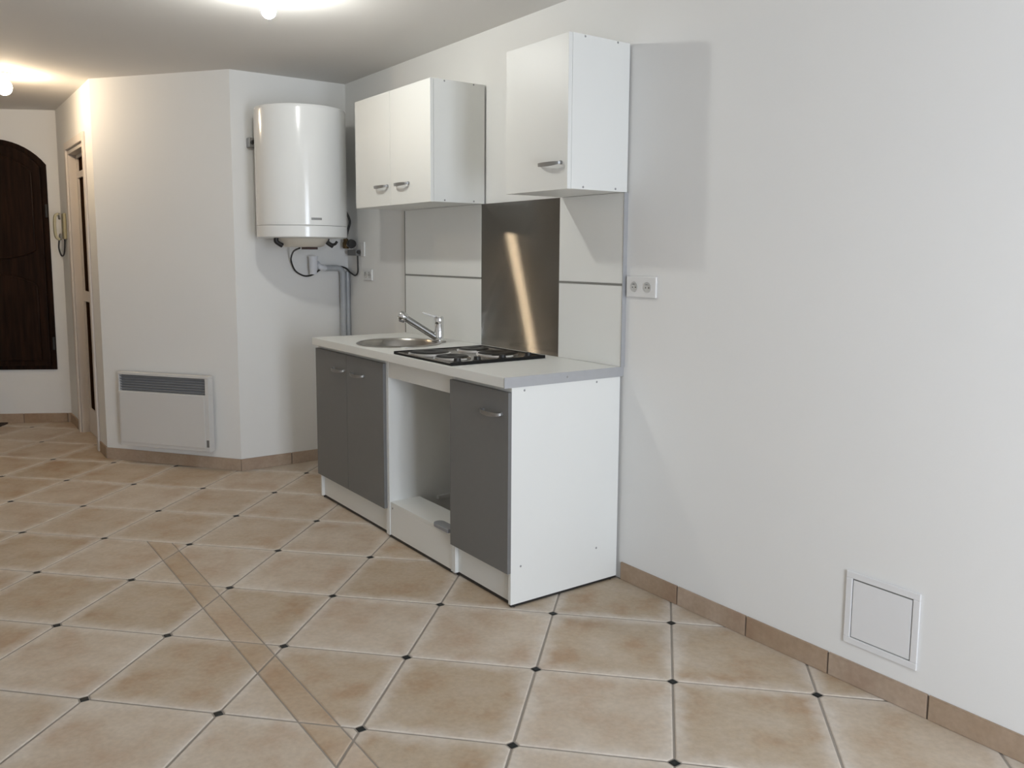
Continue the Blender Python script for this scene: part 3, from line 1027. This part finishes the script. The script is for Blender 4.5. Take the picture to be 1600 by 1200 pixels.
vb = empty('stop_valve', (-2.59, -0.04, 1.38), 'brass stop valve with black tap head in the corner beside the water heater', 'valve')
obj('valve_body', lathe(B(), [(0, 0), (0.018, 0), (0.022, 0.01), (0.022, 0.035), (0.016, 0.045), (0.016, 0.062), (0, 0.062)], 16, c=(-2.595, -0.048, 1.395)), M['brass'], vb, smooth=True)
obj('valve_collar', lathe(B(), [(0, 0), (0.014, 0), (0.014, 0.03), (0, 0.03)], 16, mx=Matrix.Translation((-2.565, -0.045, 1.42)) @ Matrix.Rotation(PI / 2, 4, 'Y')), M['cream'], vb, smooth=True)
obj('valve_knob', lathe(B(), [(0, 0), (0.026, 0), (0.03, 0.012), (0.026, 0.034), (0, 0.036)], 14, mx=Matrix.Translation((-2.535, -0.045, 1.425)) @ Matrix.Rotation(PI / 2, 4, 'Y')), M['black'], vb, smooth=True)
jb = empty('junction_box', (-2.54, -0.02, 1.345), 'grey cable outlet box in the corner under the brass valve', 'junction box')
obj('box_body', bx(-2.60, -2.475, -0.036, -0.001, 1.350, 1.388), M['box'], jb, bevel=0.003)
obj('cable_gland', lathe(B(), [(0, 0), (0.011, 0), (0.011, 0.018), (0, 0.018)], 12, mx=Matrix.Translation((-2.475, -0.02, 1.372)) @ Matrix.Rotation(PI / 2, 4, 'Y')), M['black'], jb)
sw = empty('switch_plate', (-2.425, 0, 1.345), 'blank white wall plate beside the brass valve under the two-door cabinet', 'wall plate')
obj('plate', bx(-2.462, -2.408, -0.009, -0.0006, 1.345, 1.437), M['socket'], sw, bevel=0.003)


def socket(e, cx, cz, w, h, n, th=0.011):
    obj('cover_plate', bx(cx - w / 2, cx + w / 2, -th, -0.0006, cz - h / 2, cz + h / 2), M['socket'], e, bevel=0.003)
    for k in range(n):
        x = cx + (k - (n - 1) / 2) * w / n * 0.90
        wl = obj('socket_well', lathe(B(), [(0, 0.0012), (0.0155, 0.0012), (0.018, 0.0022), (0.0205, 0.0022), (0.0215, 0.0), (0, 0.0)], 28,
                 mx=Matrix.Translation((x, -th, cz)) @ Matrix.Rotation(PI / 2, 4, 'X')), M['well'], e, smooth=True)
        bm = B()
        for dx, dz in ((-0.0085, -0.002), (0.0085, -0.002)):
            lathe(bm, [(0, 0.0016), (0.0026, 0.0016), (0.0026, 0.0005), (0, 0.0005)], 10, mx=Matrix.Translation((x + dx, -th - 0.0002, cz + dz)) @ Matrix.Rotation(PI / 2, 4, 'X'))
        obj('contact_hole', bm, M['black'], wl)
        obj('earth_pin', lathe(B(), [(0, 0.012), (0.0018, 0.010), (0.0024, 0.001), (0, 0.001)], 10, mx=Matrix.Translation((x, -th, cz + 0.0105)) @ Matrix.Rotation(PI / 2, 4, 'X')), M['satin'], wl)


e = empty('wall_socket', (0.090, 0, 1.236), 'white double power socket at the right edge of the splashback', 'socket')
socket(e, 0.0935, 1.2365, 0.165, 0.083, 2)
e = empty('wall_socket', (-2.36, 0, 1.23), 'small double power socket near the corner, left of the splashback', 'socket')
socket(e, -2.362, 1.230, 0.118, 0.07, 2)

# ------------------------------------------------------------------ radiator (own axes: x along the wall, -y into the room)
ra = math.atan2(ANG.y, ANG.x)
rd = empty('panel_radiator', (A_.x, A_.y, 0.12), 'white electric panel radiator with grey top grille on the angled wall', 'radiator', rz=ra)
RX0, RX1 = 0.172, 0.858
RZ0, RZ1 = 0.0, 0.478
yb, yf = -0.020, -0.066
bm = B()
gz0, gz1 = 0.358, 0.462
# shell with the grille window open
box(bm, RX0, RX1, yf, yb, RZ0, gz0)
box(bm, RX0, RX1, yf, yb, gz1, RZ1)
box(bm, RX0, RX0 + 0.010, yf, yb, gz0, gz1)
box(bm, RX1 - 0.026, RX1, yf, yb, gz0, gz1)
obj('shell', bm, M['radiator'], rd, local=True, bevel=0.002)
obj('front_plate', bx(RX0 + 0.012, RX1 - 0.030, yf - 0.006, yf - 0.0003, RZ0 + 0.022, gz0 - 0.003), M['radiator'], rd, local=True, bevel=0.003)
gr = obj('grille', bx(RX0 + 0.0105, RX1 - 0.0265, yf + 0.022, yb - 0.002, gz0 + 0.0005, gz1 - 0.0005), M['grille'], rd, local=True, label='grey outlet grille along the top')
for k in range(6):
    z = gz0 + 0.010 + k * 0.0165
    obj('louvre', box(B(), RX0 + 0.0105, RX1 - 0.0265, -0.0075, 0.0075, -0.0012, 0.0012, Matrix.Translation((0, yf + 0.010, z)) @ Matrix.Rotation(math.radians(-35), 4, 'X')), M['grille'], gr, local=True)
obj('control_panel', bx(RX1 - 0.022, RX1 - 0.006, yf - 0.003, yf - 0.0003, 0.03, 0.075), M['box'], rd, local=True)
for k in (0.3, 0.7):
    obj('wall_bracket', bx(RX0 + (RX1 - RX0) * k - 0.02, RX0 + (RX1 - RX0) * k + 0.02, yb, -0.0008, 0.08, 0.40), M['screw'], rd, local=True)

# ------------------------------------------------------------------ access hatch
hx0, hx1, hz0, hz1 = 1.050, 1.293, 0.132, 0.370
ah = empty('access_hatch', ((hx0 + hx1) / 2, 0, hz0), 'small square white access hatch low on the right wall', 'hatch')
bm = B()
fw = 0.022
for a in ((hx0, hx1, hz0, hz0 + fw), (hx0, hx1, hz1 - fw, hz1), (hx0, hx0 + fw, hz0 + fw, hz1 - fw), (hx1 - fw, hx1, hz0 + fw, hz1 - fw)):
    box(bm, a[0], a[1], -0.007, -0.0006, a[2], a[3])
obj('frame', bm, M['hatch'], ah, bevel=0.002)
obj('recess', bx(hx0 + fw, hx1 - fw, -0.0016, -0.0007, hz0 + fw, hz1 - fw), M['joint'], ah)
obj('flap', bx(hx0 + fw + 0.003, hx1 - fw - 0.003, -0.0055, -0.0018, hz0 + fw + 0.003, hz1 - fw - 0.0045), M['hatch'], ah, bevel=0.001)

# ------------------------------------------------------------------ corridor door (door_1) and its casing
dr = empty('door_1', ((DX0 + DX1) / 2, -1.37, 0), 'white inner door with narrow dark panes in the corridor wall beside the radiator', 'door', kind='structure')
bm = B()
cw = 0.055
box(bm, DX0 - cw, DX0, -1.385, -1.3705, 0, DZ + cw)
box(bm, DX1, DX1 + cw, -1.385, -1.3705, 0, DZ + cw)
box(bm, DX0, DX1, -1.385, -1.3705, DZ, DZ + cw)
obj('casing', bm, M['casing'], dr, bevel=0.003)
bm = B()
box(bm, DX0 + 0.0005, DX0 + 0.015, -1.37, -1.24, 0, DZ - 0.001); box(bm, DX1 - 0.03, DX1 - 0.0005, -1.37, -1.24, 0, DZ - 0.001); box(bm, DX0 + 0.015, DX1 - 0.03, -1.37, -1.24, DZ - 0.03, DZ - 0.001)
obj('jamb', bm, M['casing'], dr)
lx0, lx1 = DX0 + 0.018, DX1 - 0.033
ly0, ly1 = -1.318, -1.283
bm = B()
st = 0.04
rails = (0.006, 0.19), (1.00, 1.075), (1.90, 1.945), (2.045, DZ - 0.033)
box(bm, lx0, lx0 + st, ly0, ly1, 0.006, DZ - 0.033); box(bm, lx1 - st, lx1, ly0, ly1, 0.006, DZ - 0.033)
for z0, z1 in rails:
    box(bm, lx0 + st, lx1 - st, ly0, ly1, z0, z1)
lf = obj('leaf', bm, M['casing'], dr)
for (a, b) in zip(rails, rails[1:]):
    obj('pane', bx(lx0 + st, lx1 - st, ly0 + 0.012, ly1 - 0.012, a[1], b[0]), M['pane'], lf)

# ------------------------------------------------------------------ dark arched door on the end wall (own axes: x along wall, -y into the room)
ea = math.atan2(-ED.y, -ED.x)
d2 = empty('door_2', (E_.x, E_.y, 0.43), 'dark brown panelled wooden door with arched top on the end wall', 'door', kind='structure', rz=ea)
# along the wall the axis points back towards the corner, so the leaf spans negative x
DA0, DA1 = -0.865, -0.088
zb2, zs, zc = 0.0, 1.605, 1.795         # bottom, shoulder, crown (from the door's own base at 0.43)


def arch_outline(x0, x1, z0, zsh, zcr, n=18):
    pts = [(x0, z0), (x1, z0)]
    w = (x1 - x0) / 2; xm_ = (x0 + x1) / 2
    h = zcr - zsh
    R = (w * w + h * h) / (2 * h)
    a = math.asin(min(1, w / R))
    for i in range(n + 1):
        t = a - 2 * a * i / n
        pts.append((xm_ + R * math.sin(t), zcr - R + R * math.cos(t)))
    return pts


def plate(pts, y0, y1):
    bm = B()
    f = [bm.verts.new((p[0], y0, p[1])) for p in pts]
    k = [bm.verts.new((p[0], y1, p[1])) for p in pts]
    n = len(pts)
    bm.faces.new(f); bm.faces.new(k[::-1])
    for i in range(n):
        bm.faces.new((f[i], k[i], k[(i + 1) % n], f[(i + 1) % n]))
    return bm


obj('frame', plate(arch_outline(DA0 - 0.0, DA1 + 0.0, zb2, zs, zc), -0.012, -0.001), M['wood'], d2, local=True)
leaf = obj('leaf', plate(arch_outline(DA0 + 0.035, DA1 - 0.035, 0.035, zs - 0.02, zc - 0.04), -0.040, -0.0125), M['wood'], d2, local=True, bevel=0.004)
xm_ = (DA0 + DA1) / 2
px0, px1 = DA0 + 0.10, DA1 - 0.10
# upper panel: arched top, bottom edge sagging in the middle; lower panel: humped top
up = []
hw = (px1 - px0) / 2
top = arch_outline(px0, px1, 0, zs - 0.06, zc - 0.13)[2:]
botn = 16
for i in range(botn + 1):
    t = -1 + 2 * i / botn
    up.append((xm_ + t * hw, 0.925 - 0.042 * math.cos(t * PI / 2) + 0.02 * abs(t) ** 6))
up = up + top
obj('raised_panel', plate(up, -0.050, -0.0405), M['wood'], leaf, local=True, bevel=0.006)
bm = B()
cl = [Vector((p[0], -0.043, p[1])) for p in up] + [Vector((up[0][0], -0.043, up[0][1]))]
sweep(bm, cl, circ(0.010, 8), up=(0, 1, 0))
obj('moulding', bm, M['wood'], leaf, local=True, smooth=True)
lo = [(px0, 0.085), (px1, 0.085)]
for i in range(botn + 1):
    t = 1 - 2 * i / botn
    lo.append((xm_ + t * hw, 0.665 + 0.085 * math.cos(t * PI / 2) ** 0.8))
obj('raised_panel', plate(lo, -0.050, -0.0405), M['wood'], leaf, local=True, bevel=0.006)
bm = B()
cl = [Vector((p[0], -0.043, p[1])) for p in lo] + [Vector((lo[0][0], -0.043, lo[0][1]))]
sweep(bm, cl, circ(0.010, 8), up=(0, 1, 0))
obj('moulding', bm, M['wood'], leaf, local=True, smooth=True)
for z in (0.16, 1.20):
    obj('hinge', lathe(B(), [(0, 0), (0.009, 0), (0.009, 0.10), (0, 0.10)], 12, c=(DA1 - 0.008, -0.026, z)), M['black'], d2, local=True, smooth=True)

# ------------------------------------------------------------------ intercom handset
ix = -4.76
ic = empty('intercom_handset', (ix, -1.37, 1.45), 'yellowed cream intercom handset on the corridor wall beside the inner door', 'intercom')
obj('base_plate', bx(ix - 0.048, ix + 0.048, -1.392, -1.371, 1.46, 1.655), M['olive'], ic, bevel=0.005)
bm = B()
path = smooth_path([(ix + 0.005, -1.418, 1.650), (ix + 0.005, -1.440, 1.63), (ix + 0.005, -1.446, 1.555), (ix + 0.005, -1.440, 1.48), (ix + 0.005, -1.416, 1.455)], 6)
sweep(bm, path, [(-0.022, -0.009), (0.022, -0.009), (0.022, 0.009), (-0.022, 0.009)], up=(0, -1, 0))
hs = obj('handset', bm, M['olive'], ic, smooth=True, bevel=0.003)
obj('earpiece', lathe(B(), [(0, 0), (0.024, 0), (0.026, 0.012), (0, 0.014)], 18, mx=Matrix.Translation((ix + 0.005, -1.418, 1.632)) @ Matrix.Rotation(-PI / 2, 4, 'X')), M['box'], hs)
obj('mouthpiece', lathe(B(), [(0, 0), (0.024, 0), (0.026, 0.012), (0, 0.014)], 18, mx=Matrix.Translation((ix + 0.005, -1.418, 1.476)) @ Matrix.Rotation(-PI / 2, 4, 'X')), M['box'], hs)
bm = B()
tube(bm, smooth_path([(ix + 0.005, -1.42, 1.456), (ix + 0.004, -1.425, 1.39), (ix + 0.002, -1.41, 1.335), (ix, -1.392, 1.345), (ix, -1.384, 1.40), (ix, -1.382, 1.459)], 6), 0.006, 8, up=(1, 0, 0))
obj('coiled_cord', bm, M['black'], ic, smooth='all')

# ------------------------------------------------------------------ door mat
mc = E_ + ED * 0.80 + Vector((0.75, -0.42)).normalized() * 0.235
dm = empty('door_mat', (mc.x, mc.y, 0), 'dark brown door mat below the arched wooden door', 'mat', rz=ea)
obj('pile', bx(-0.33, 0.33, -0.20, 0.20, 0.0015, 0.012), M['matt'], dm, local=True, bevel=0.004)

# ------------------------------------------------------------------ ceiling bulbs


def bulb(x, y, zc_, r, m, label, base=0.05):
    e = empty('ceiling_bulb', (x, y, CEIL), label, 'light bulb', group=None)
    obj('ceiling_plate', lathe(B(), [(0, 0), (base, 0), (base, -0.008), (base * 0.6, -0.012), (0, -0.012)], 28, c=(x, y, CEIL - 0.0005)), M['socket'], e, smooth=True)
    obj('lamp_holder', lathe(B(), [(0, 0), (0.018, 0), (0.018, -(CEIL - 0.0126 - zc_ - r * 0.9)), (0, -(CEIL - 0.0126 - zc_ - r * 0.9))], 20, c=(x, y, CEIL - 0.0128)), M['socket'], e, smooth=True)
    pr = []
    for i in range(15):
        a = -PI / 2 + PI * i / 14
        pr.append((r * math.cos(a) if 0 < i < 14 else 0, r * math.sin(a) * 1.08))
    obj('glass_bulb', lathe(B(), pr, 28, c=(x, y, zc_ - r * 0.18)), m, e, smooth='all', label='glowing white bulb')
    return e


bulb(-1.005, -1.10, 2.362, 0.030, M['bulb_kitchen'], 'bare glowing bulb on the ceiling in front of the kitchen units')
bulb(-3.63, -1.825, 2.374, 0.045, M['bulb_hall'], 'bare glowing bulb on the ceiling near the corridor')
